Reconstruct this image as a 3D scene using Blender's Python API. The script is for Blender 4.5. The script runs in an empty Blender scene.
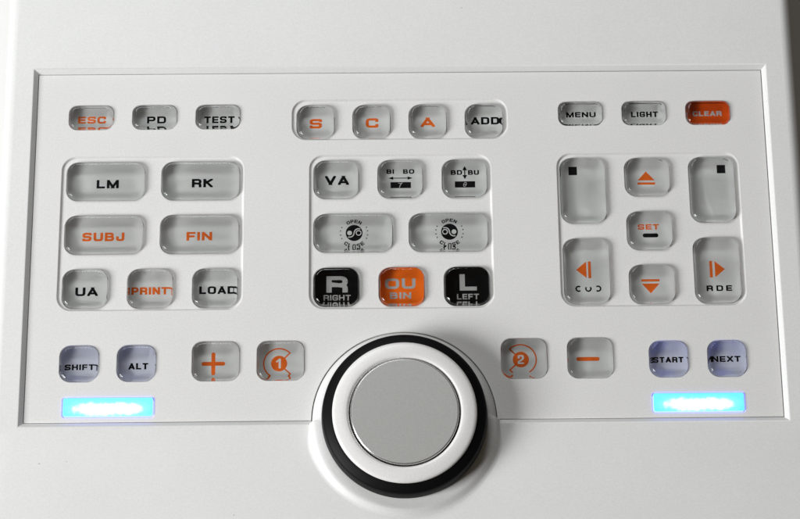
import bpy, bmesh, math
from mathutils import Vector, Matrix

MM = 0.001                       # all shapes below are written in millimetres
S = bpy.context.scene

# ------------------------------------------------------------------ camera
cam_d = bpy.data.cameras.new("camera")
cam = bpy.data.objects.new("camera", cam_d)
S.collection.objects.link(cam)
cam_d.sensor_width = 36.0
cam_d.lens = 36.0 * 2200 / 800
cam_d.clip_start = 0.05
cam_d.clip_end = 50.0
cam.location = (-8.947 * MM, -279.275 * MM, 813.585 * MM)
cam.rotation_euler = (0.322652, -0.006314, -0.010342)
S.camera = cam

# ------------------------------------------------------------------ world, lamps, exposure
w = bpy.data.worlds.new("World")
S.world = w
w.use_nodes = True
wn = w.node_tree
bg = wn.nodes["Background"]
bg.inputs["Strength"].default_value = 0.06
bg.inputs["Color"].default_value = (1.0, 0.86, 0.68, 1)


def area_light(name, loc, target, size, size_y, power, color):
    l = bpy.data.lights.new(name, 'AREA')
    l.shape = 'RECTANGLE'
    l.size = size
    l.size_y = size_y
    l.energy = power
    l.color = color
    o = bpy.data.objects.new(name, l)
    S.collection.objects.link(o)
    o.location = loc
    o.rotation_euler = (Vector(target) - Vector(loc)).to_track_quat('-Z', 'Y').to_euler()
    return o


area_light("window_light", (-1.34, -0.56, 0.86), (0, 0, 0), 0.62, 0.7, 34.0, (0.985, 0.99, 1.0))
area_light("back_fill_light", (-0.32, 0.80, 0.95), (0, 0.10, 0), 0.8, 0.36, 6.6, (0.95, 0.975, 1.0))  # added fill from behind, brightens the back of the housing

S.view_settings.view_transform = 'Standard'
S.view_settings.look = 'None'
S.view_settings.exposure = 0.0
S.view_settings.gamma = 1.0
S.view_settings.use_curve_mapping = False
S.render.engine = 'CYCLES'
cy = S.cycles
cy.use_denoising = True
cy.max_bounces = 16
cy.transmission_bounces = 14
cy.glossy_bounces = 8
cy.diffuse_bounces = 5
cy.caustics_refractive = True
cy.caustics_reflective = True
cy.blur_glossy = 0.4
cy.sample_clamp_indirect = 6.0


# ------------------------------------------------------------------ materials
def mat(name, color, rough=0.5, metallic=0.0, coat=0.0, spec=0.5, grain=0.0, grain_scale=2.0e3,
        specks=0.0, mottle=0.0, bump=0.0, emission=None, strength=0.0):
    m = bpy.data.materials.new(name)
    m.use_nodes = True
    nt = m.node_tree
    b = nt.nodes["Principled BSDF"]
    b.inputs["Base Color"].default_value = (*color, 1)
    b.inputs["Roughness"].default_value = rough
    b.inputs["Metallic"].default_value = metallic
    b.inputs["Coat Weight"].default_value = coat
    b.inputs["Coat Roughness"].default_value = 0.15
    b.inputs["Specular IOR Level"].default_value = spec
    tc = nt.nodes.new("ShaderNodeTexCoord")
    col = None
    if mottle or grain or specks:
        base = nt.nodes.new("ShaderNodeRGB")
        base.outputs[0].default_value = (*color, 1)
        col = base.outputs[0]
    def noise(scale, detail=2.0):
        n = nt.nodes.new("ShaderNodeTexNoise")
        n.inputs["Scale"].default_value = scale
        n.inputs["Detail"].default_value = detail
        nt.links.new(tc.outputs["Object"], n.inputs["Vector"])
        return n
    def mul(col, fac_socket, lo, hi, f0=0.3, f1=0.7):
        r = nt.nodes.new("ShaderNodeMapRange")
        r.inputs["From Min"].default_value = f0
        r.inputs["From Max"].default_value = f1
        r.inputs["To Min"].default_value = lo
        r.inputs["To Max"].default_value = hi
        nt.links.new(fac_socket, r.inputs["Value"])
        x = nt.nodes.new("ShaderNodeMix")
        x.data_type = 'RGBA'
        x.blend_type = 'MULTIPLY'
        x.inputs["Factor"].default_value = 1.0
        nt.links.new(col, x.inputs["A"])
        nt.links.new(r.outputs[0], x.inputs["B"])
        return x.outputs["Result"]
    if mottle:
        col = mul(col, noise(28.0, 4.0).outputs["Fac"], 1 - mottle, 1.0)
    if grain:
        col = mul(col, noise(grain_scale, 1.0).outputs["Fac"], 1 - grain, 1.0)
    if specks:
        v = nt.nodes.new("ShaderNodeTexVoronoi")
        v.inputs["Scale"].default_value = 80.0
        nt.links.new(tc.outputs["Object"], v.inputs["Vector"])
        # only some cells carry a dust speck
        k = nt.nodes.new("ShaderNodeSeparateColor")
        nt.links.new(v.outputs["Color"], k.inputs[0])
        g = nt.nodes.new("ShaderNodeMath")
        g.operation = 'MULTIPLY'
        g.inputs[1].default_value = 0.055
        nt.links.new(k.outputs[0], g.inputs[0])
        lt = nt.nodes.new("ShaderNodeMath")
        lt.operation = 'LESS_THAN'
        nt.links.new(v.outputs["Distance"], lt.inputs[0])
        sb = nt.nodes.new("ShaderNodeMath")
        sb.operation = 'SUBTRACT'
        sb.inputs[1].default_value = 0.028
        nt.links.new(g.outputs[0], sb.inputs[0])
        nt.links.new(sb.outputs[0], lt.inputs[1])
        col = mul(col, lt.outputs[0], 1.0, 1 - specks, 0.0, 1.0)
    if col is not None:
        nt.links.new(col, b.inputs["Base Color"])
    if bump:
        bp = nt.nodes.new("ShaderNodeBump")
        bp.inputs["Strength"].default_value = bump
        bp.inputs["Distance"].default_value = 0.0001
        nt.links.new(noise(grain_scale * 0.8, 2.0).outputs["Fac"], bp.inputs["Height"])
        nt.links.new(bp.outputs[0], b.inputs["Normal"])
    if emission:
        b.inputs["Emission Color"].default_value = (*emission, 1)
        b.inputs["Emission Strength"].default_value = strength
    return m


def glass(name, tint=(1, 1, 1), rough=0.02):
    m = bpy.data.materials.new(name)
    m.use_nodes = True
    nt = m.node_tree
    b = nt.nodes["Principled BSDF"]
    b.inputs["Base Color"].default_value = (*tint, 1)
    b.inputs["Transmission Weight"].default_value = 1.0
    b.inputs["Roughness"].default_value = rough
    b.inputs["IOR"].default_value = 1.49
    return m


def lamp_window(name):
    """back-lit window: brilliant in the middle where the lamps sit, cyan towards its rim"""
    m = bpy.data.materials.new(name)
    m.use_nodes = True
    nt = m.node_tree
    b = nt.nodes["Principled BSDF"]
    b.inputs["Base Color"].default_value = (0.25, 0.6, 0.75, 1)
    b.inputs["Roughness"].default_value = 0.35
    tc = nt.nodes.new("ShaderNodeTexCoord")
    sp = nt.nodes.new("ShaderNodeSeparateXYZ")
    nt.links.new(tc.outputs["Object"], sp.inputs[0])
    def m1(op, a, bval):
        n = nt.nodes.new("ShaderNodeMath")
        n.operation = op
        for i, v in enumerate((a, bval)):
            if v is None:
                continue
            if isinstance(v, (int, float)):
                n.inputs[i].default_value = v
            else:
                nt.links.new(v, n.inputs[i])
        return n.outputs[0]
    dx = m1('DIVIDE', m1('ABSOLUTE', sp.outputs[0], None), 0.0172)
    dy = m1('DIVIDE', m1('ABSOLUTE', m1('ADD', sp.outputs[1], 0.0008), None), 0.0040)
    dx = m1('POWER', dx, 4.0)
    dy = m1('POWER', dy, 2.2)
    n = nt.nodes.new("ShaderNodeTexNoise")
    n.inputs["Scale"].default_value = 420.0
    n.inputs["Detail"].default_value = 2.0
    nt.links.new(tc.outputs["Object"], n.inputs["Vector"])
    d = m1('ADD', m1('ADD', dx, dy), m1('MULTIPLY', m1('SUBTRACT', n.outputs["Fac"], 0.5), 0.75))
    r = nt.nodes.new("ShaderNodeValToRGB")
    e = r.color_ramp.elements
    e[0].position = 0.06
    e[0].color = (0.95, 1.2, 1.35, 1)
    e[1].position = 0.9
    e[1].color = (0.004, 0.40, 1.0, 1)
    x = r.color_ramp.elements.new(0.45)
    x.color = (0.08, 0.74, 1.1, 1)
    nt.links.new(d, r.inputs[0])
    nt.links.new(r.outputs[0], b.inputs["Emission Color"])
    b.inputs["Emission Strength"].default_value = 1.25
    return m


WHITE = mat("white_plastic_housing", (0.78, 0.785, 0.77), 0.42, spec=0.4, grain=0.06, grain_scale=1500, specks=0.5, mottle=0.03, bump=0.12)
PLATE = mat("white_plastic_faceplate", (0.76, 0.755, 0.735), 0.45, spec=0.4, grain=0.07, grain_scale=1500, specks=0.4, mottle=0.03, bump=0.14)
RINGW = mat("white_knob_ring_plastic", (0.80, 0.79, 0.77), 0.3, spec=0.5, grain=0.06, grain_scale=1300, bump=0.1)
RUBBER = mat("black_knob_grip", (0.004, 0.004, 0.0045), 0.5, spec=0.12, grain=0.3)
SILVER = mat("silver_knob_paint", (0.52, 0.52, 0.50), 0.4, metallic=0.35, spec=0.4, grain=0.08, grain_scale=1700, specks=0.7, bump=0.06)
CHROME = mat("silver_disc_rim", (0.75, 0.75, 0.74), 0.22, metallic=0.9)
DARK = mat("dark_gap", (0.02, 0.02, 0.02), 0.8)
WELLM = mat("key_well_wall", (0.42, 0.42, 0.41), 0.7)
GREYL = mat("grey_key_insert", (0.76, 0.77, 0.755), 0.6, grain=0.05, mottle=0.08, spec=0.0)
BLUEL = mat("glow_tinted_key_insert", (0.66, 0.685, 0.77), 0.6, grain=0.05, mottle=0.08, spec=0.0)  # grey insert with leaked blue lamp glow mixed into its colour
ORANGEL = mat("orange_key_insert", (0.95, 0.17, 0.014), 0.6, mottle=0.1, spec=0.0)
REDL = mat("dark_orange_key_insert", (0.70, 0.082, 0.008), 0.6, mottle=0.1, spec=0.0)
BLACKL = mat("black_key_insert", (0.004, 0.004, 0.005), 0.6, spec=0.0)
ACRYL = glass("clear_acrylic", (0.985, 0.99, 0.985), 0.045)
INK_K = mat("black_ink", (0.008, 0.008, 0.010), 0.6, spec=0.0)
INK_O = mat("orange_ink", (0.80, 0.145, 0.02), 0.6, mottle=0.1, spec=0.0)
INK_W = mat("light_grey_ink", (0.44, 0.44, 0.425), 0.6, spec=0.0)
LAMP = lamp_window("backlit_cyan_window")
LAMP_RIM = mat("violet_bloom_rim", (0.2, 0.25, 0.7), 0.4, emission=(0.16, 0.20, 1.0), strength=3.2)  # glowing rim stands in for the violet bloom around each lit bar
WOOD = mat("brown_table_top", (0.10, 0.075, 0.05), 0.5, grain=0.3, grain_scale=90, mottle=0.3)


# ------------------------------------------------------------------ mesh helpers (mm in, metres out)
def build(name, bm, mats, parent=None, loc=(0, 0, 0), sharp=38.0, smooth=True):
    me = bpy.data.meshes.new(name)
    bmesh.ops.scale(bm, vec=(MM, MM, MM), verts=bm.verts)
    bm.normal_update()
    for f in bm.faces:
        f.smooth = smooth
    bm.to_mesh(me)
    bm.free()
    if smooth:
        me.set_sharp_from_angle(angle=math.radians(sharp))
        for p in me.polygons:                     # flats stay flat, only lips and swells are rounded
            p.use_smooth = p.normal.z < 0.99995
    for m in (mats if isinstance(mats, (list, tuple)) else [mats]):
        me.materials.append(m)
    return link(name, me, parent, loc)


def link(name, me, parent=None, loc=(0, 0, 0)):
    o = bpy.data.objects.new(name, me)
    S.collection.objects.link(o)
    if parent:
        o.parent = parent
    o.location = (loc[0] * MM, loc[1] * MM, loc[2] * MM)
    return o


def rrect(cx, cy, w, h, r, d=0.0, n=8):
    """counter-clockwise rounded rectangle, grown by d, always 4*(n+1) points"""
    w, h, r = w / 2 + d, h / 2 + d, max(r + d, 0.05)
    pts = []
    for sx, sy, a0 in ((1, -1, -90), (1, 1, 0), (-1, 1, 90), (-1, -1, 180)):
        for i in range(n + 1):
            a = math.radians(a0 + 90 * i / n)
            pts.append((cx + sx * (w - r) + r * math.cos(a), cy + sy * (h - r) + r * math.sin(a)))
    return pts


def ring(bm, pts, z):
    return [bm.verts.new((x, y, z)) for x, y in pts]


def bridge(bm, a, b, mi=0):
    n = len(a)
    for i in range(n):
        f = bm.faces.new((a[i], a[(i + 1) % n], b[(i + 1) % n], b[i]))
        f.material_index = mi


def fill(bm, loops):
    es = []
    for l in loops:
        n = len(l)
        for i in range(n):
            e = bm.edges.get((l[i], l[(i + 1) % n])) or bm.edges.new((l[i], l[(i + 1) % n]))
            es.append(e)
    r = bmesh.ops.triangle_fill(bm, use_beauty=True, use_dissolve=False, edges=es, normal=(0, 0, 1))
    fs = [g for g in r['geom'] if isinstance(g, bmesh.types.BMFace)]
    for f in fs:
        f.normal_update()
        if f.normal.z < 0:
            f.normal_flip()
    return fs


def lathe_profile(bm, prof, cx, cy, n=160, mi=None, adapt=None):
    rows = []
    for k in range(n):
        a = 2 * math.pi * k / n
        row = []
        for r, z in prof:
            rr, zz = adapt(a, r, z) if adapt else (r, z)
            row.append(bm.verts.new((cx + rr * math.cos(a), cy + rr * math.sin(a), zz)))
        rows.append(row)
    for k in range(n):
        a, b = rows[k], rows[(k + 1) % n]
        for i in range(len(prof) - 1):
            f = bm.faces.new((a[i], b[i], b[i + 1], a[i + 1]))
            f.material_index = (mi[i] if mi else 0)
    return rows


def cap_centre(bm, rows, idx, mi=0):
    f = bm.faces.new([r[idx] for r in rows])
    f.material_index = mi
    return f


# ------------------------------------------------------------------ dimensions of the panel
HX, HY = 145.0, 71.9             # half size of the recess the faceplate lies in
KX, KY, KR = 0.0, -72.1, 35.2    # the knob's centre and the notch it makes in the faceplate
HZ = 1.75                        # the housing stands this much above the faceplate


# table under the device
bm = bmesh.new()
vs = [bm.verts.new(p) for p in ((-900, -700, -46), (900, -700, -46), (900, 700, -46), (-900, 700, -46))]
bm.faces.new(vs)
table = build("table", bm, WOOD)
table["kind"] = "structure"

panel = bpy.data.objects.new("control_panel", None)
S.collection.objects.link(panel)
panel.empty_display_size = 0.05
panel.location = (0, 0, -46 * MM)
panel["label"] = "white control panel with clear grey push keys, orange lettering, blue lit bars and round knob"
panel["category"] = "control panel"
P0 = (0, 0, 46)                  # parts are written with the faceplate at z = 0


# ------------------------------------------------------------------ housing
def sstep(a, b, x):
    t = min(1, max(0, (x - a) / (b - a)))
    return t * t * (3 - 2 * t)


def lift(x, y):
    """the shell's gentle swell in front of and behind the faceplate"""
    z = 1.7 * sstep(-75.5, -97.0, y) + (0.05 * (-97.0 - y) if y < -97.0 else 0.0)
    if y > 94:
        z += 0.0011 * (y - 94) ** 2 if y < 112 else 0.36 + 0.04 * (y - 112)
    return z


bm = bmesh.new()
OUT = dict(cx=0, cy=-2, w=317.6, h=320, r=14)
rect = lambda d: [(-HX - d, -HY - d), (HX + d, -HY - d), (HX + d, HY + d), (-HX - d, HY + d)]
inner = [(0.0, -2.2), (0.0, 0.0), (1.55, HZ - 0.16), (1.70, HZ - 0.05), (1.95, HZ)]
loops = []
for d, z in inner:
    loops.append(ring(bm, rect(d), z))
for a, b in zip(loops, loops[1:]):
    bridge(bm, b, a)
outer = []
prof = []
for i in range(9):                                                          # rounded shoulder
    a = math.radians(90 - 64 * i / 8)
    prof.append((-5.0 + 5.0 * math.cos(a), -5.0 + 5.0 * math.sin(a)))
d1, z1 = prof[-1]
prof += [(d1 + 7.0, z1 - 14.0), (d1 + 27.0, -47.5 - 0.2)]
for d, z in prof:
    outer.append(ring(bm, rrect(**OUT, d=d, n=8), HZ + z if z > -40 else -46.0))
for a, b in zip(outer, outer[1:]):
    bridge(bm, b, a)
top = fill(bm, [loops[-1], outer[0]])
# cut the top into strips so the swell is smooth
for y in [-76 - 1.5 * i for i in range(16)] + [-105, -115, -125, -135] + [94 + 2 * i for i in range(12)] + [125, 135]:
    geom = list(bm.faces) + list(bm.edges) + list(bm.verts)
    bmesh.ops.bisect_plane(bm, geom=geom, dist=1e-5, plane_co=(0, y, 0), plane_no=(0, 1, 0))
for v in bm.verts:
    if v.co.z > -3:
        v.co.z += lift(v.co.x, v.co.y) * (1.0 if v.co.z > HZ - 0.001 else sstep(-8, HZ, v.co.z))
housing = build("housing", bm, WHITE, panel, P0, sharp=30)

# floor of the recess, seen only as the dark hairline round the faceplate
bm = bmesh.new()
l = ring(bm, rect(-0.02), -1.9)
bm.faces.new(l)
build("recess_floor", bm, DARK, panel, (0, 0, 46 - 0.2 - 6.4))

# ------------------------------------------------------------------ collar of the knob, moulded on the housing
bm = bmesh.new()
cp = [(38.9, HZ + 0.01), (38.2, HZ + 0.10), (37.6, HZ + 0.40), (37.0, HZ + 0.9), (36.3, HZ + 1.6), (35.6, HZ + 2.3), (35.0, HZ + 2.8),
      (34.3, HZ + 3.15), (33.4, HZ + 3.35), (32.2, HZ + 3.4), (29.0, HZ + 3.4)]
cpb = [(35.25, -1.8), (35.2, -1.0), (35.05, -0.3), (34.8, 0.3), (34.5, 0.9), (34.15, 1.7), (33.8, 2.5), (33.4, 3.3), (32.9, 4.0), (32.2, 4.5), (29.0, 5.05)]


def collar_fit(a, r, z):
    y = KY + r * math.sin(a)
    if math.sin(a) > 0.0:                       # behind: a plain wall standing in the notch of the faceplate
        return cpb[[q[0] for q in cp].index(r)]
    wgt = sstep(33.0, 38.5, r)
    side = -math.sin(a)                          # the skirt grows out of the faceplate's edge line
    if r > 34.9:
        r = 34.9 + (r - 34.9) * (0.35 + 0.65 * sstep(0.0, 0.35, side)) * 0.88
    return r, z + lift(0, y) * wgt


lathe_profile(bm, cp, KX, KY, 200, adapt=collar_fit)
build("knob_collar", bm, WHITE, panel, P0, sharp=50)

# ------------------------------------------------------------------ key layout
#           name text     centre x,y        w     h    corner  insert  place
KEYS = {
    'ESC': (-123.2, 53.2, 17.3, 10.0, 3.2, GREYL, 'plate'), 'PD': (-98.0, 53.2, 17.3, 10.0, 3.2, GREYL, 'plate'),
    'TEST': (-72.8, 53.2, 17.3, 10.0, 3.2, GREYL, 'plate'),
    'LM': (-116.7, 26.3, 30.5, 15.6, 4.3, GREYL, 0), 'RK': (-79.3, 26.3, 30.5, 15.6, 4.3, GREYL, 0),
    'SUBJ': (-116.7, 4.0, 30.5, 15.6, 4.3, GREYL, 0), 'FIN': (-79.3, 4.0, 30.5, 15.6, 4.3, GREYL, 0),
    'UA': (-123.4, -18.2, 17.3, 15.6, 4.3, GREYL, 0), 'PRINT': (-98.1, -18.2, 17.3, 15.6, 4.3, GREYL, 0),
    'LOAD': (-72.9, -18.2, 17.3, 15.6, 4.3, GREYL, 0),
    'S': (-34.0, 50.8, 14.6, 14.0, 4.2, GREYL, 3), 'C': (-11.7, 50.8, 14.6, 14.0, 4.2, GREYL, 3),
    'A': (10.7, 50.8, 14.6, 14.0, 4.2, GREYL, 3), 'ADD': (33.1, 50.8, 14.6, 14.0, 4.2, GREYL, 3),
    'VA': (-25.8, 26.4, 17.4, 15.6, 4.3, GREYL, 1), 'BI': (-0.5, 26.4, 17.4, 15.6, 4.3, GREYL, 1),
    'BD': (24.9, 26.4, 17.4, 15.6, 4.3, GREYL, 1),
    'O1': (-19.2, 4.0, 30.6, 15.4, 4.3, GREYL, 1), 'O2': (18.2, 4.0, 30.6, 15.4, 4.3, GREYL, 1),
    'R': (-25.8, -18.2, 17.4, 15.4, 4.3, BLACKL, 1), 'OU': (-0.4, -18.2, 17.4, 15.4, 4.3, ORANGEL, 1),
    'L': (25.0, -18.2, 17.4, 15.4, 4.3, BLACKL, 1),
    'MENU': (71.7, 53.5, 17.3, 9.8, 3.0, GREYL, 'plate'), 'LIGHT': (97.1, 53.5, 17.3, 9.8, 3.0, GREYL, 'plate'),
    'CLEAR': (122.6, 53.5, 17.3, 9.8, 3.0, REDL, 'plate'),
    'UL': (71.6, 21.0, 17.6, 27.0, 4.4, GREYL, 2), 'UP': (97.1, 26.5, 17.4, 15.6, 4.3, GREYL, 2),
    'UR': (122.6, 21.0, 17.6, 27.0, 4.4, GREYL, 2),
    'SET': (97.1, 4.1, 17.4, 15.6, 4.3, GREYL, 2), 'DN': (97.1, -18.0, 17.4, 15.6, 4.3, GREYL, 2),
    'LT': (71.8, -12.5, 17.6, 26.6, 4.4, GREYL, 2), 'RT': (122.7, -12.5, 17.6, 26.6, 4.4, GREYL, 2),
    'SHIFT': (-124.5, -48.4, 14.6, 14.2, 4.2, BLUEL, 'plate'), 'ALT': (-102.5, -48.4, 14.6, 14.2, 4.2, BLUEL, 'plate'),
    'PLUS': (-72.1, -47.8, 17.8, 15.4, 3.8, GREYL, 'plate'), 'ONE': (-47.2, -47.8, 17.8, 15.4, 3.8, GREYL, 'plate'),
    'TWO': (46.4, -47.7, 17.3, 15.6, 3.8, GREYL, 'plate'), 'MINUS': (71.9, -47.7, 17.3, 15.8, 3.8, GREYL, 'plate'),
    'START': (102.0, -48.4, 14.6, 14.2, 4.2, BLUEL, 'plate'), 'NEXT': (124.5, -48.4, 14.6, 14.2, 4.2, BLUEL, 'plate'),
}
TRAYS = [(-98.2, 4.6, 72.2, 64.2, 6.0), (-0.5, 4.6, 72.2, 64.2, 6.0), (97.4, 4.7, 72.4, 64.0, 6.0), (-0.5, 51.6, 86.2, 17.7, 6.0)]
BARS = [(-112.9, -65.8, 34.4, 7.4), (112.5, -65.8, 34.8, 7.4)]
TRAY_Z = -0.75
GAP = 0.22
WELL = -5.4


def well(bm, cx, cy, w, h, r, z):
    """soft-lipped opening with its wall; returns the loop that the surrounding sheet joins"""
    prev = first = None
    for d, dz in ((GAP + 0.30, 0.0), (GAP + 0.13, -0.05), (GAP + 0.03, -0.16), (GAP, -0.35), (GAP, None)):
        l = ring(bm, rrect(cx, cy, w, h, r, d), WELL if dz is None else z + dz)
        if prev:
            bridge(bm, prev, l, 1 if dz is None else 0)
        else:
            first = l
        prev = l
    return first


def plate_outline(d):
    """faceplate edge with the round notch for the knob, shrunk by d"""
    hx, yb, yt, R = HX - d, -HY + d, HY - d, KR + d
    a0 = math.asin((yb - KY) / R)
    pts = [(hx, yb), (hx, yt), (-hx, yt), (-hx, yb)]
    for i in range(65):
        a = math.pi - a0 - (math.pi - 2 * a0) * i / 64
        pts.append((KX + R * math.cos(a), KY + R * math.sin(a)))
    return pts


bm = bmesh.new()
prev = None
for d, z in ((0.28, -1.85), (0.28, -0.14), (0.34, -0.04), (0.46, 0.0)):
    l = ring(bm, plate_outline(d), z)
    if prev:
        bridge(bm, prev, l)
    prev = l
hole_loops = [prev]
for k, (x, y, kw, kh, r, m, place) in KEYS.items():
    if place == 'plate':
        hole_loops.append(well(bm, x, y, kw, kh, r, 0.0))
for x, y, bw, bh in BARS:
    hole_loops.append(well(bm, x, y, bw, bh, 0.9, 0.0))
for x, y, tw, th, r in TRAYS:
    hole_loops.append(ring(bm, rrect(x, y, tw, th, r, 0.0), 0.0))
fill(bm, hole_loops)
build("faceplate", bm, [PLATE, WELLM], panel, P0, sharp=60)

tray_labels = ["pressed-in tray of the left key block", "pressed-in tray of the centre key block", "pressed-in tray of the arrow keys",
               "long pressed-in tray of the S, C, A and ADD keys"]
for ti, (x, y, tw, th, r) in enumerate(TRAYS):
    bm = bmesh.new()
    prev = None
    for d, z in ((0.0, 0.0), (-0.12, -0.03), (-0.25, -0.14), (-0.62, -0.60), (-0.76, -0.70), (-0.95, TRAY_Z)):
        l = ring(bm, rrect(x, y, tw, th, r, d), z)
        if prev:
            bridge(bm, prev, l)
        prev = l
    hl = [prev]
    for k, (kx, ky, kw, kh, kr, m, place) in KEYS.items():
        if place == ti:
            hl.append(well(bm, kx, ky, kw, kh, kr, TRAY_Z))
    fill(bm, hl)
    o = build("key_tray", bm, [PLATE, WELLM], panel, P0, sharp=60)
    o["label"] = tray_labels[ti]


# ------------------------------------------------------------------ lettering: a wide squared stroke alphabet
G = {
    'A': (1.25, [([(0, 0), (.5, 1.0)], 0), ([(1, 0), (.5, 1.0)], 0), ([(.16, .24), (.84, .24)], 0)]),
    'B': (1.18, [([(0, .52), (0, 1), (.93, 1, 1), (.93, .52, 1)], 1), ([(0, 0), (0, .52), (1, .52, 1), (1, 0, 1)], 1)]),
    'C': (1.2, [([(1, .80), (1, 1, 1), (0, 1, 1), (0, 0, 1), (1, 0, 1), (1, .20)], 0)]),
    'D': (1.2, [([(0, 0), (0, 1), (1, 1, 1), (1, 0, 1)], 1)]),
    'E': (1.08, [([(1, 1), (0, 1), (0, 0), (1, 0)], 0), ([(0, .5), (.92, .5)], 0)]),
    'F': (1.05, [([(1, 1), (0, 1), (0, 0)], 0), ([(0, .48), (.88, .48)], 0)]),
    'G': (1.2, [([(1, .84), (1, 1, 1), (0, 1, 1), (0, 0, 1), (1, 0, 1), (1, .46), (.55, .46)], 0)]),
    'H': (1.2, [([(0, 0), (0, 1)], 0), ([(1, 0), (1, 1)], 0), ([(0, .5), (1, .5)], 0)]),
    'I': (0.0, [([(.5, 0), (.5, 1)], 0)]),
    'J': (1.05, [([(1, 1), (1, 0, 1), (0, 0, 1), (0, .42)], 0)]),
    'K': (1.2, [([(0, 0), (0, 1)], 0), ([(0.05, .46), (.92, 1.0)], 0), ([(.34, .6), (.95, 0)], 0)]),
    'L': (1.02, [([(0, 1), (0, 0), (1, 0)], 0)]),
    'M': (1.45, [([(0, 0), (0, 1)], 0), ([(1, 0), (1, 1)], 0), ([(0.03, 1), (.5, .05)], 0), ([(.97, 1), (.5, .05)], 0)]),
    'N': (1.22, [([(0, 0), (0, 1)], 0), ([(1, 0), (1, 1)], 0), ([(0.04, 1), (.96, 0)], 0)]),
    'O': (1.25, [([(0, 0, 1), (0, 1, 1), (1, 1, 1), (1, 0, 1)], 1)]),
    'P': (1.15, [([(0, 0), (0, 1), (1, 1, 1), (1, .40, 1), (0, .40)], 0)]),
    'R': (1.2, [([(0, 0), (0, 1), (1, 1, 1), (1, .44, 1), (0, .44)], 0), ([(.55, .44), (1, .36, 1), (1, 0)], 0)]),
    'S': (1.18, [([(1, .90), (1, 1, 1), (0, 1, 1), (0, .5, 1), (1, .5, 1), (1, 0, 1), (0, 0, 1), (0, .10)], 0)]),
    'T': (1.12, [([(0, 1), (1, 1)], 0), ([(.5, 1), (.5, 0)], 0)]),
    'U': (1.2, [([(0, 1), (0, 0, 1), (1, 0, 1), (1, 1)], 0)]),
    'V': (1.25, [([(0, 1), (.5, 0)], 0), ([(1, 1), (.5, 0)], 0)]),
    'X': (1.2, [([(0.03, 1), (.97, 0)], 0), ([(.03, 0), (.97, 1)], 0)]),
    '1': (0.45, [([(0, .72), (.75, 1), (.75, 0)], 0)]),
    '2': (0.75, [([(0, .74), (0, 1, 1), (1, 1, 1), (1, .56, 1), (0, .22), (0, 0), (1, 0)], 0)]),
    "'": (0.0, [([(.5, .86), (.5, 1)], 0)]),
}


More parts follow.
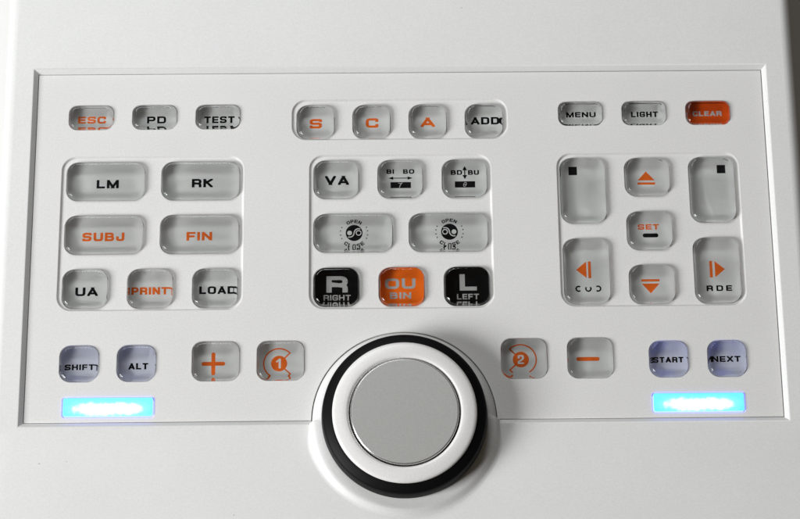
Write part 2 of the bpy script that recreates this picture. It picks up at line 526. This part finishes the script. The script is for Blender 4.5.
class Ink:
    """flat printed shapes; every polygon sits a hair above the one before it"""
    def __init__(self):
        self.polys = []

    def poly(self, pts):
        self.polys.append(list(pts))

    def rect(self, cx, cy, w, h):
        self.poly([(cx - w / 2, cy - h / 2), (cx + w / 2, cy - h / 2), (cx + w / 2, cy + h / 2), (cx - w / 2, cy + h / 2)])

    def pill(self, cx, cy, w, h):
        self.poly(rrect(cx, cy, w, h, min(w, h) / 2 - 0.02, 0, 6))

    def disc(self, cx, cy, r, n=32):
        self.poly([(cx + r * math.cos(2 * math.pi * i / n), cy + r * math.sin(2 * math.pi * i / n)) for i in range(n)])

    def stroke(self, pts, t, clip=None, closed=False, ext=True):
        n = len(pts)
        last = n if closed else n - 1
        for i in range(last):
            a, b = Vector(pts[i]), Vector(pts[(i + 1) % n])
            d = b - a
            if d.length < 1e-6:
                continue
            d.normalize()
            nn = Vector((-d.y, d.x)) * t / 2
            a2, b2 = a.copy(), b.copy()
            if not closed and ext:
                if i == 0:
                    a2 = a - d * (t / 2 if clip is None or abs(d.x * d.y) < 1e-3 else t * 1.6)
                if i == last - 1:
                    b2 = b + d * (t / 2 if clip is None or abs(d.x * d.y) < 1e-3 else t * 1.6)
            q = [a2 + nn, a2 - nn, b2 - nn, b2 + nn]
            q = [(v.x, v.y) for v in q]
            self.poly(clip_poly(q, clip) if clip else q)
            # joint at the far end
            if closed or i < last - 1:
                c = Vector(pts[(i + 2) % n]) - b
                if c.length > 1e-6:
                    c.normalize()
                    cr = d.x * c.y - d.y * c.x
                    if abs(cr) > 0.02:
                        s = -1 if cr > 0 else 1
                        n2 = Vector((-c.y, c.x)) * t / 2
                        p1, p2 = b + nn * s, b + n2 * s
                        k = d.dot(c)
                        tri = [b, p1, p2]
                        if k > -0.2:
                            m = (nn + n2) * s
                            m = m * (t * t / 4 / max(m.dot(nn * s), 1e-9))
                            tri = [b, p1, b + m, p2]
                        self.poly([(v.x, v.y) for v in (tri if s < 0 else reversed(tri))])

    def arc(self, cx, cy, r, a0, a1, t, n=28):
        self.stroke([(cx + r * math.cos(math.radians(a0 + (a1 - a0) * i / n)), cy + r * math.sin(math.radians(a0 + (a1 - a0) * i / n)))
                     for i in range(n + 1)], t, ext=False)

    def glyph(self, ch, x, y, w, h, t, xf=None):
        """one character with its box's lower left corner at x, y"""
        sub = Ink()
        wide = 1.3      # upright strokes are heavier than level ones
        x, w = x / wide, w / wide
        out = xf
        xf = (lambda p: out((p[0] * wide, p[1]))) if out else (lambda p: (p[0] * wide, p[1]))
        for pts, closed in G[ch][1]:
            q = [(x + t / 2 + p[0] * (w - t), y + t / 2 + p[1] * (h - t), (len(p) > 2)) for p in pts]
            sub.stroke(round_path(q, min(h, w) * 0.24, closed), t, clip=(x, y, x + w, y + h), closed=bool(closed))
        for p in sub.polys:
            self.poly([xf(a) for a in p])

    def text(self, s, cx, cy, w, h, t=None, gap=0.22):
        t = t or h * 0.235
        nat = sum(G[c][0] * h if G[c][0] else 1.3 * t for c in s) + gap * h * (len(s) - 1)
        fixed = sum(1.3 * t for c in s if not G[c][0])
        k = (w - fixed) / max(nat - fixed, 1e-6)
        x = cx - w / 2
        for c in s:
            gw = G[c][0] * h * k if G[c][0] else 1.3 * t
            self.glyph(c, x, cy - h / 2, gw, h, t)
            x += gw + gap * h * k

    def arc_text(self, s, cx, cy, r, mid, step, h, w, t, flip=False):
        for i, c in enumerate(s):
            off = (i - (len(s) - 1) / 2) * step
            a = math.radians(mid + (off if flip else -off))
            rot = a + math.pi / 2 if flip else a - math.pi / 2
            ox, oy = cx + r * math.cos(a), cy + r * math.sin(a)
            ca, sa = math.cos(rot), math.sin(rot)
            gw = w if G[c][0] else t
            self.glyph(c, -gw / 2, -h / 2, gw, h, t, lambda p: (ox + p[0] * ca - p[1] * sa, oy + p[0] * sa + p[1] * ca))

    def make(self, name, material, parent, z, base=0.02):
        bm = bmesh.new()
        for i, p in enumerate(self.polys):
            if len(p) < 3:
                continue
            vs = [bm.verts.new((x, y, z + base + 0.0008 * (i % 40))) for x, y in p]
            f = bm.faces.new(vs)
            f.normal_update()
            if f.normal.z < 0:
                f.normal_flip()
        return build(name, bm, material, parent, smooth=False)


def clip_poly(poly, box):
    x0, y0, x1, y1 = box
    for ax, lim, sg in ((0, x0, 1), (0, x1, -1), (1, y0, 1), (1, y1, -1)):
        out = []
        for i in range(len(poly)):
            a, b = poly[i - 1], poly[i]
            ia, ib = (a[ax] - lim) * sg >= -1e-9, (b[ax] - lim) * sg >= -1e-9
            if ia != ib:
                k = (lim - a[ax]) / (b[ax] - a[ax])
                out.append((a[0] + (b[0] - a[0]) * k, a[1] + (b[1] - a[1]) * k))
            if ib:
                out.append(b)
        poly = out
        if not poly:
            break
    return poly


def round_path(pts, r, closed):
    out = []
    n = len(pts)
    for i, p in enumerate(pts):
        if not p[2] or (not closed and i in (0, n - 1)):
            out.append((p[0], p[1]))
            continue
        P = Vector(p[:2])
        A, B = Vector(pts[i - 1][:2]), Vector(pts[(i + 1) % n][:2])
        da, db = (A - P), (B - P)
        rr = min(r, da.length * 0.5, db.length * 0.5)
        a, b = P + da.normalized() * rr, P + db.normalized() * rr
        for k in range(6):
            u = k / 5
            q = a * (1 - u) ** 2 + P * 2 * u * (1 - u) + b * u * u
            out.append((q.x, q.y))
    return out


# ------------------------------------------------------------------ keys
CAP_T = {'plate': 1.25}          # height of a key's top above the faceplate
cap_cache = {}
LABEL_Z = 1.0                    # the printed insert lies this far above the cap's foot
THICK = 7.0
FIL = 1.45


def cap_mesh(w, h, r):
    key = (w, h, r)
    if key in cap_cache:
        return cap_cache[key]
    bm = bmesh.new()
    prev = ring(bm, rrect(0, 0, w, h, r, -0.3), 0.0)
    first = prev
    rows = [(0.0, 0.3)]
    for i in range(11):
        a = math.radians(90 * i / 10)
        rows.append((-FIL * 1.0 * (1 - math.cos(a)), THICK - FIL * (1 - math.sin(a))))
    for d, z in rows:
        l = ring(bm, rrect(0, 0, w, h, r, d), z)
        bridge(bm, prev, l)
        prev = l
    f = bm.faces.new(prev)
    f2 = bm.faces.new(list(reversed(first)))
    me = bpy.data.meshes.new("key")
    bmesh.ops.scale(bm, vec=(MM, MM, MM), verts=bm.verts)
    bm.normal_update()
    for f in bm.faces:
        f.smooth = True
    bm.to_mesh(me)
    bm.free()
    me.set_sharp_from_angle(angle=math.radians(40))
    me.materials.append(ACRYL)
    cap_cache[key] = me
    return me


insert_cache = {}


def insert_mesh(w, h, r, m):
    key = (w, h, r, m.name)
    if key in insert_cache:
        return insert_cache[key]
    bm = bmesh.new()
    a = ring(bm, rrect(0, 0, w, h, r, -0.33), 0.06)
    c = ring(bm, rrect(0, 0, w, h, r, -0.03), 0.36)
    b = ring(bm, rrect(0, 0, w, h, r, -0.03), LABEL_Z)
    bridge(bm, a, c)
    bridge(bm, c, b)
    bm.faces.new(b)
    bm.faces.new(list(reversed(a)))
    me = bpy.data.meshes.new("label_insert")
    bmesh.ops.scale(bm, vec=(MM, MM, MM), verts=bm.verts)
    bm.normal_update()
    bm.to_mesh(me)
    bm.free()
    me.materials.append(m)
    insert_cache[key] = me
    return me


KEY_LABEL = {
    'ESC': "short clear key with orange ESC", 'PD': "short clear key with black PD", 'TEST': "short clear key with black TEST",
    'LM': "wide clear key with black LM", 'RK': "wide clear key with black RK", 'SUBJ': "wide clear key with orange SUBJ",
    'FIN': "wide clear key with orange FIN", 'UA': "clear key with black UA", 'PRINT': "clear key with orange PRINT", 'LOAD': "clear key with black LOAD",
    'S': "small clear key with orange S", 'C': "small clear key with orange C", 'A': "small clear key with orange A", 'ADD': "small clear key with black ADD",
    'VA': "clear key with black VA", 'BI': "clear key with BI BO over a sideways double arrow", 'BD': "clear key with BD BU around an upright double arrow",
    'O1': "wide clear key with OPEN dial symbol, white dot on its left", 'O2': "wide clear key with OPEN dial symbol, white dot on its right",
    'R': "black key with large grey R over RIGHT", 'OU': "orange key with grey OU over BIN", 'L': "black key with large grey L over LEFT",
    'MENU': "short clear key with black MENU", 'LIGHT': "short clear key with black LIGHT", 'CLEAR': "short orange key with CLEAR",
    'UL': "tall clear key with black square at its upper left", 'UP': "clear key with orange up arrow", 'UR': "tall clear key with black square at its upper right",
    'SET': "clear key with orange SET over a black pill", 'DN': "clear key with orange down arrow", 'LT': "tall clear key with orange left arrow over rotated C marks",
    'RT': "tall clear key with orange right arrow over R D E", 'SHIFT': "bluish key with black SHIFT", 'ALT': "bluish key with black ALT",
    'PLUS': "clear key with orange plus sign", 'ONE': "clear key with orange numeral 1 disc", 'TWO': "clear key with orange numeral 2 disc",
    'MINUS': "clear key with orange minus sign", 'START': "bluish key with black START", 'NEXT': "bluish key with black NEXT",
}

GLOW = [mat("blue_key_glow", (0.1, 0.15, 0.6), 0.5, emission=(0.10, 0.16, 1.0), strength=e) for e in (3.0, 8.5)]
key_obj = {}
for k, (x, y, kw, kh, r, m, place) in KEYS.items():
    top = 1.25 if place == 'plate' else 1.35
    o = link("key", cap_mesh(kw, kh, r), panel, (x, y, 46 + top - THICK))
    o["label"] = KEY_LABEL[k]
    link("label_insert", insert_mesh(kw, kh, r, m), o)
    if m is BLUEL:                # added blue glow strip, in place of lamp light leaking into these four keys
        bm = bmesh.new()
        a = ring(bm, rrect(-1.5, -kh / 2 + 0.75, 7.0, 0.5, 0.2, 0, 3), LABEL_Z + 0.01)
        b = ring(bm, rrect(-1.5, -kh / 2 + 0.75, 7.0, 0.5, 0.2, 0, 3), LABEL_Z + 0.5)
        bridge(bm, a, b)
        bm.faces.new(b)
        build("glow_strip", bm, GLOW[k in ('START', 'NEXT')], o, smooth=False)
    key_obj[k] = o


def ink(k, name, material, draw, base=0.02):
    i = Ink()
    draw(i)
    i.make(name, material, key_obj[k], LABEL_Z, base)


def words(k, material, *items):
    def d(i):
        for s, dx, dy, w, h, *t in items:
            i.text(s, dx, dy, w, h, *t)
    ink(k, "lettering", material, d)


words('ESC', INK_O, ('ESC', -0.1, 0.0, 11.0, 2.9))
words('PD', INK_K, ('PD', 0.4, -0.1, 7.5, 2.9))
words('TEST', INK_K, ('TEST', 0.3, -0.2, 12.0, 2.8))
words('LM', INK_K, ('LM', 0.5, -0.45, 8.7, 3.5))
words('RK', INK_K, ('RK', 0.5, -0.3, 8.3, 3.5))
words('SUBJ', INK_O, ('SUBJ', -0.5, -0.2, 16.4, 3.5))
words('FIN', INK_O, ('FIN', -0.3, -0.2, 10.0, 3.5))
words('UA', INK_K, ('UA', 0.4, -0.5, 8.7, 3.5))
words('PRINT', INK_O, ('PRINT', -0.3, -0.35, 14.2, 3.0))
words('LOAD', INK_K, ('LOAD', 0.75, -0.25, 14.0, 3.1))
words('S', INK_O, ('S', 0, 0.1, 4.9, 4.0))
words('C', INK_O, ('C', 0.15, 0.25, 5.0, 4.0))
words('A', INK_O, ('A', 0, 0.4, 5.6, 4.0))
words('ADD', INK_K, ('ADD', 0.5, 0.85, 11.2, 3.1))
words('VA', INK_K, ('VA', 0.2, 0.3, 9.4, 3.8))
words('BI', INK_K, ('BI', -3.9, 3.85, 2.9, 1.9), ('BO', 3.3, 3.8, 4.4, 1.9))
words('BD', INK_K, ('BD', -3.1, 3.25, 4.4, 1.95), ('BU', 3.6, 3.2, 4.3, 1.95))
words('R', INK_W, ('R', 0.2, 1.7, 8.2, 6.6), ('RIGHT', 0.2, -3.7, 10.5, 2.2, 0.4))
words('OU', INK_W, ('OU', -0.6, 1.8, 11.8, 4.2), ('BIN', -0.5, -3.0, 8.2, 2.6))
words('L', INK_W, ('L', 0.5, 2.1, 6.6, 6.6), ('LEFT', 0.3, -3.65, 8.5, 2.2, 0.42))
words('MENU', INK_K, ('MENU', 0.35, 0.5, 11.7, 2.2))
words('LIGHT', INK_K, ('LIGHT', 0.4, 0.45, 10.7, 2.3))
words('CLEAR', INK_W, ('CLEAR', 0.0, 0.6, 11.5, 2.1))
words('SET', INK_O, ('SET', -0.2, 2.1, 8.3, 2.2))
words('RT', INK_K, ('R', -3.0, -6.75, 2.5, 2.3), ('D', 0.85, -6.75, 2.6, 2.3), ('E', 4.45, -6.75, 2.3, 2.3))
words('SHIFT', INK_K, ('SHIFT', -0.15, -0.7, 11.3, 2.25))
words('ALT', INK_K, ('ALT', 0.4, -0.5, 7.5, 2.5))
words('START', INK_K, ('START', 0.1, 0.35, 11.5, 2.2))
words('NEXT', INK_K, ('NEXT', -0.05, 0.5, 11.0, 2.3))


# symbols
def tri(pts):
    return lambda i: i.poly(pts)


def bi_sym(i):
    i.rect(0.05, 1.07, 7.0, 0.34)
    for s in (-1, 1):
        i.poly([(0.05 + s * 4.8, 1.07), (0.05 + s * 2.8, 1.75), (0.05 + s * 2.8, 0.39)])
    i.rect(0.14, -1.85, 8.0, 2.55)


def bd_sym(i):
    i.rect(0.16, 3.17, 0.45, 4.0)
    for s in (-1, 1):
        i.poly([(0.16, 3.17 + s * 2.75), (0.16 + 0.95, 3.17 + s * 1.0), (0.16 - 0.95, 3.17 + s * 1.0)])
    i.rect(0.16, -1.75, 7.95, 2.6)


ink('BI', "symbol", INK_K, bi_sym)
ink('BD', "symbol", INK_K, bd_sym)


def gamma(i):
    i.stroke([(-0.75, -0.98), (0.05, -1.25), (0.75, -0.95)], 0.24)
    i.stroke([(0.55, -0.95), (-0.1, -2.0), (-0.35, -2.75)], 0.26)


def theta(i):
    i.stroke([(0.16 + 0.52 * math.cos(a) + 0.22 * math.sin(a), -1.75 + 0.9 * math.sin(a)) for a in [2 * math.pi * q / 16 for q in range(16)]], 0.24, closed=True)
    i.rect(0.16, -1.75, 0.9, 0.24)


ink('BI', "symbol", INK_W, gamma, 0.07)
ink('BD', "symbol", INK_W, theta, 0.07)


def dial(k, cx, cy, s):
    R = 3.3
    def body(i):
        i.disc(cx, cy, R, 40)
        for a in (22, 8, -8, -22):
            for q in (0, 180):
                aa = math.radians(a * 1.15 + q)
                i.disc(cx + 5.35 * math.cos(aa), cy + 5.35 * math.sin(aa), 0.27, 8)
    ink(k, "symbol", INK_K, body)
    def light(i):
        i.disc(cx - s * 1.75, cy, 0.95, 20)
        # S-shaped parting line
        pts = []
        for q in range(13):
            a = math.radians(250 + 105 * q / 12)
            pts.append((cx + s * (-1.75 + 1.72 * math.cos(a)), cy + 1.72 * math.sin(a)))
        for q in range(13):
            a = math.radians(172 - 105 * q / 12)
            pts.append((cx + s * (1.75 + 1.72 * math.cos(a)), cy + 1.72 * math.sin(a)))
        i.stroke(pts, 0.42, ext=False)
        i.arc(cx + s * 1.75, cy, 0.95, 0, 360, 0.36, 24)
    ink(k, "symbol", GREYL, light, 0.07)
    def txt(i):
        i.arc_text('OPEN', cx, cy, 4.8, 90, 19, 1.35, 1.3, 0.3)
        i.arc_text('CLOSE', cx, cy, 5.35, -90, 18, 1.45, 1.35, 0.32, flip=True)
    ink(k, "lettering", INK_K, txt)


dial('O1', 0.32, 0.65, 1)
dial('O2', 0.38, 0.85, -1)

ink('UL', "symbol", INK_K, lambda i: i.rect(-3.66, 8.9, 3.35, 3.5))
ink('UR', "symbol", INK_K, lambda i: i.rect(4.2, 9.2, 3.35, 3.5))


def up_sym(i):
    i.poly([(-0.22 - 3.3, -0.75), (-0.22 + 3.3, -0.75), (-0.22, 3.0)])
    i.rect(-0.22, -2.06, 6.9, 0.95)


def down_sym(i):
    i.poly([(-0.45 - 3.45, 0.85), (-0.45, -3.15), (-0.45 + 3.45, 0.85)])
    i.rect(-0.45, 2.12, 7.1, 0.95)


def left_sym(i):
    i.poly([(-4.0, 1.18), (0.0, -2.2), (0.0, 4.55)])
    i.rect(1.24, 1.16, 1.1, 6.8)


def right_sym(i):
    i.poly([(3.3, 1.0), (-0.62, 4.3), (-0.62, -2.3)])
    i.rect(-2.1, 1.02, 1.1, 6.8)


ink('UP', "symbol", INK_O, up_sym)
ink('DN', "symbol", INK_O, down_sym)
ink('LT', "symbol", INK_O, left_sym)
ink('RT', "symbol", INK_O, right_sym)
ink('SET', "symbol", INK_K, lambda i: i.pill(0.45, -1.4, 6.1, 1.65))


def rings_c(i):
    for cx, a0 in ((-3.25, 50), (0.5, 140), (4.25, 230)):
        i.arc(cx, -6.55, 0.98, a0, a0 + 260, 0.60, 20)


ink('LT', "lettering", INK_K, rings_c)


def plus(i):
    i.pill(-1.15, -0.35, 9.0, 1.5)
    i.pill(-1.15, -0.35, 1.5, 9.0)


ink('PLUS', "symbol", INK_O, plus)
ink('MINUS', "symbol", INK_O, lambda i: i.pill(-0.8, 0.25, 8.9, 1.55))


def dial_number(k, cx, cy, s):
    """orange numeral disc inside a ring open on one side"""
    def d(i):
        i.disc(cx, cy, 3.1, 40)
        a = [(cx + s * 6.0 * math.cos(math.radians(q)), cy + 6.0 * math.sin(math.radians(q))) for q in range(52, 316, 6)]
        e = 4.2
        tip0 = (cx + s * 4.15, cy + 4.15)
        tip1 = (cx + s * 4.15, cy - 4.15)
        arc_pts = [(cx + s * 5.87 * math.cos(math.radians(q)), cy + 5.87 * math.sin(math.radians(q))) for q in range(45, 236, 5)]
        i.stroke([(cx + s * 2.1, cy + 2.1)] + arc_pts, 0.54)
        i.stroke([(cx + s * 2.1, cy - 2.1), (cx + s * 4.25, cy - 4.1), (cx + s * 3.35, cy - 5.0)], 0.54)
    ink(k, "symbol", INK_O, d)
    def n(i):
        if k == 'ONE':
            i.stroke([(cx - 0.85, cy + 0.75), (cx + 0.1, cy + 1.55)], 0.6)
            i.rect(cx + 0.25, cy, 0.85, 3.8)
        else:
            i.glyph('2', cx - 1.2, cy - 1.8, 2.4, 3.6, 0.62)
    ink(k, "lettering", GREYL, n, 0.07)


dial_number('ONE', -0.75, -0.45, 1)
dial_number('TWO', -1.2, 0.25, -1)

# ------------------------------------------------------------------ back-lit bars
for bi, (x, y, bw, bh) in enumerate(BARS):
    bm = bmesh.new()
    prev = ring(bm, rrect(0, 0, bw, bh, 0.9, -0.05, 5), -3.0)
    for d, z in ((-0.05, 0.0), (-0.07, 0.40), (-0.16, 0.52)):
        l = ring(bm, rrect(0, 0, bw, bh, 0.9, d, 5), z)
        bridge(bm, prev, l, 1)
        prev = l
    bm.faces.new(prev)
    o = build("light_bar", bm, [LAMP, LAMP_RIM], panel, (x, y, 46), sharp=50)
    o["label"] = ("glowing cyan bar under the SHIFT and ALT keys", "glowing cyan bar under the START and NEXT keys")[bi]

# ------------------------------------------------------------------ knob
bm = bmesh.new()
gp = [(29.5, 6.4), (31.0, 6.4), (31.35, 6.7), (31.4, 7.3), (30.95, 11.6), (30.6, 12.3), (29.9, 12.75), (28.0, 13.6), (27.4, 13.85), (26.6, 13.9)]
gp = [(r, z - 0.6) for r, z in gp]
lathe_profile(bm, gp, 0, 0, 200)
knob = build("knob", bm, RUBBER, panel, (KX, KY, 46), sharp=35)
knob["label"] = "round black-edged jog knob with white ring and silver disc"

bm = bmesh.new()
rp = [(27.2, 12.6), (27.2, 13.5), (27.05, 13.9), (26.6, 14.2), (25.8, 14.45), (23.6, 14.75), (22.2, 14.85), (21.7, 14.75), (21.25, 14.45), (21.0, 13.9), (20.95, 12.4)]
lathe_profile(bm, rp, 0, 0, 200)
build("top_ring", bm, RINGW, knob, (0, 0, 0), sharp=50)

bm = bmesh.new()
dp = [(22.0, 12.6), (10.0, 12.6)]
rows = lathe_profile(bm, dp, 0, 0, 120)
cap_centre(bm, rows, 1)
build("groove", bm, DARK, knob, (0, 0, 0))

bm = bmesh.new()
sp = [(20.45, 12.7), (20.45, 14.55), (20.3, 14.9), (19.95, 15.1), (19.7, 15.12)]
rows = lathe_profile(bm, sp, 0, 0, 200, mi=[1, 1, 1, 0])
cap_centre(bm, rows, -1, 0)
build("centre_disc", bm, [SILVER, CHROME], knob, (0, 0, 0), sharp=50)
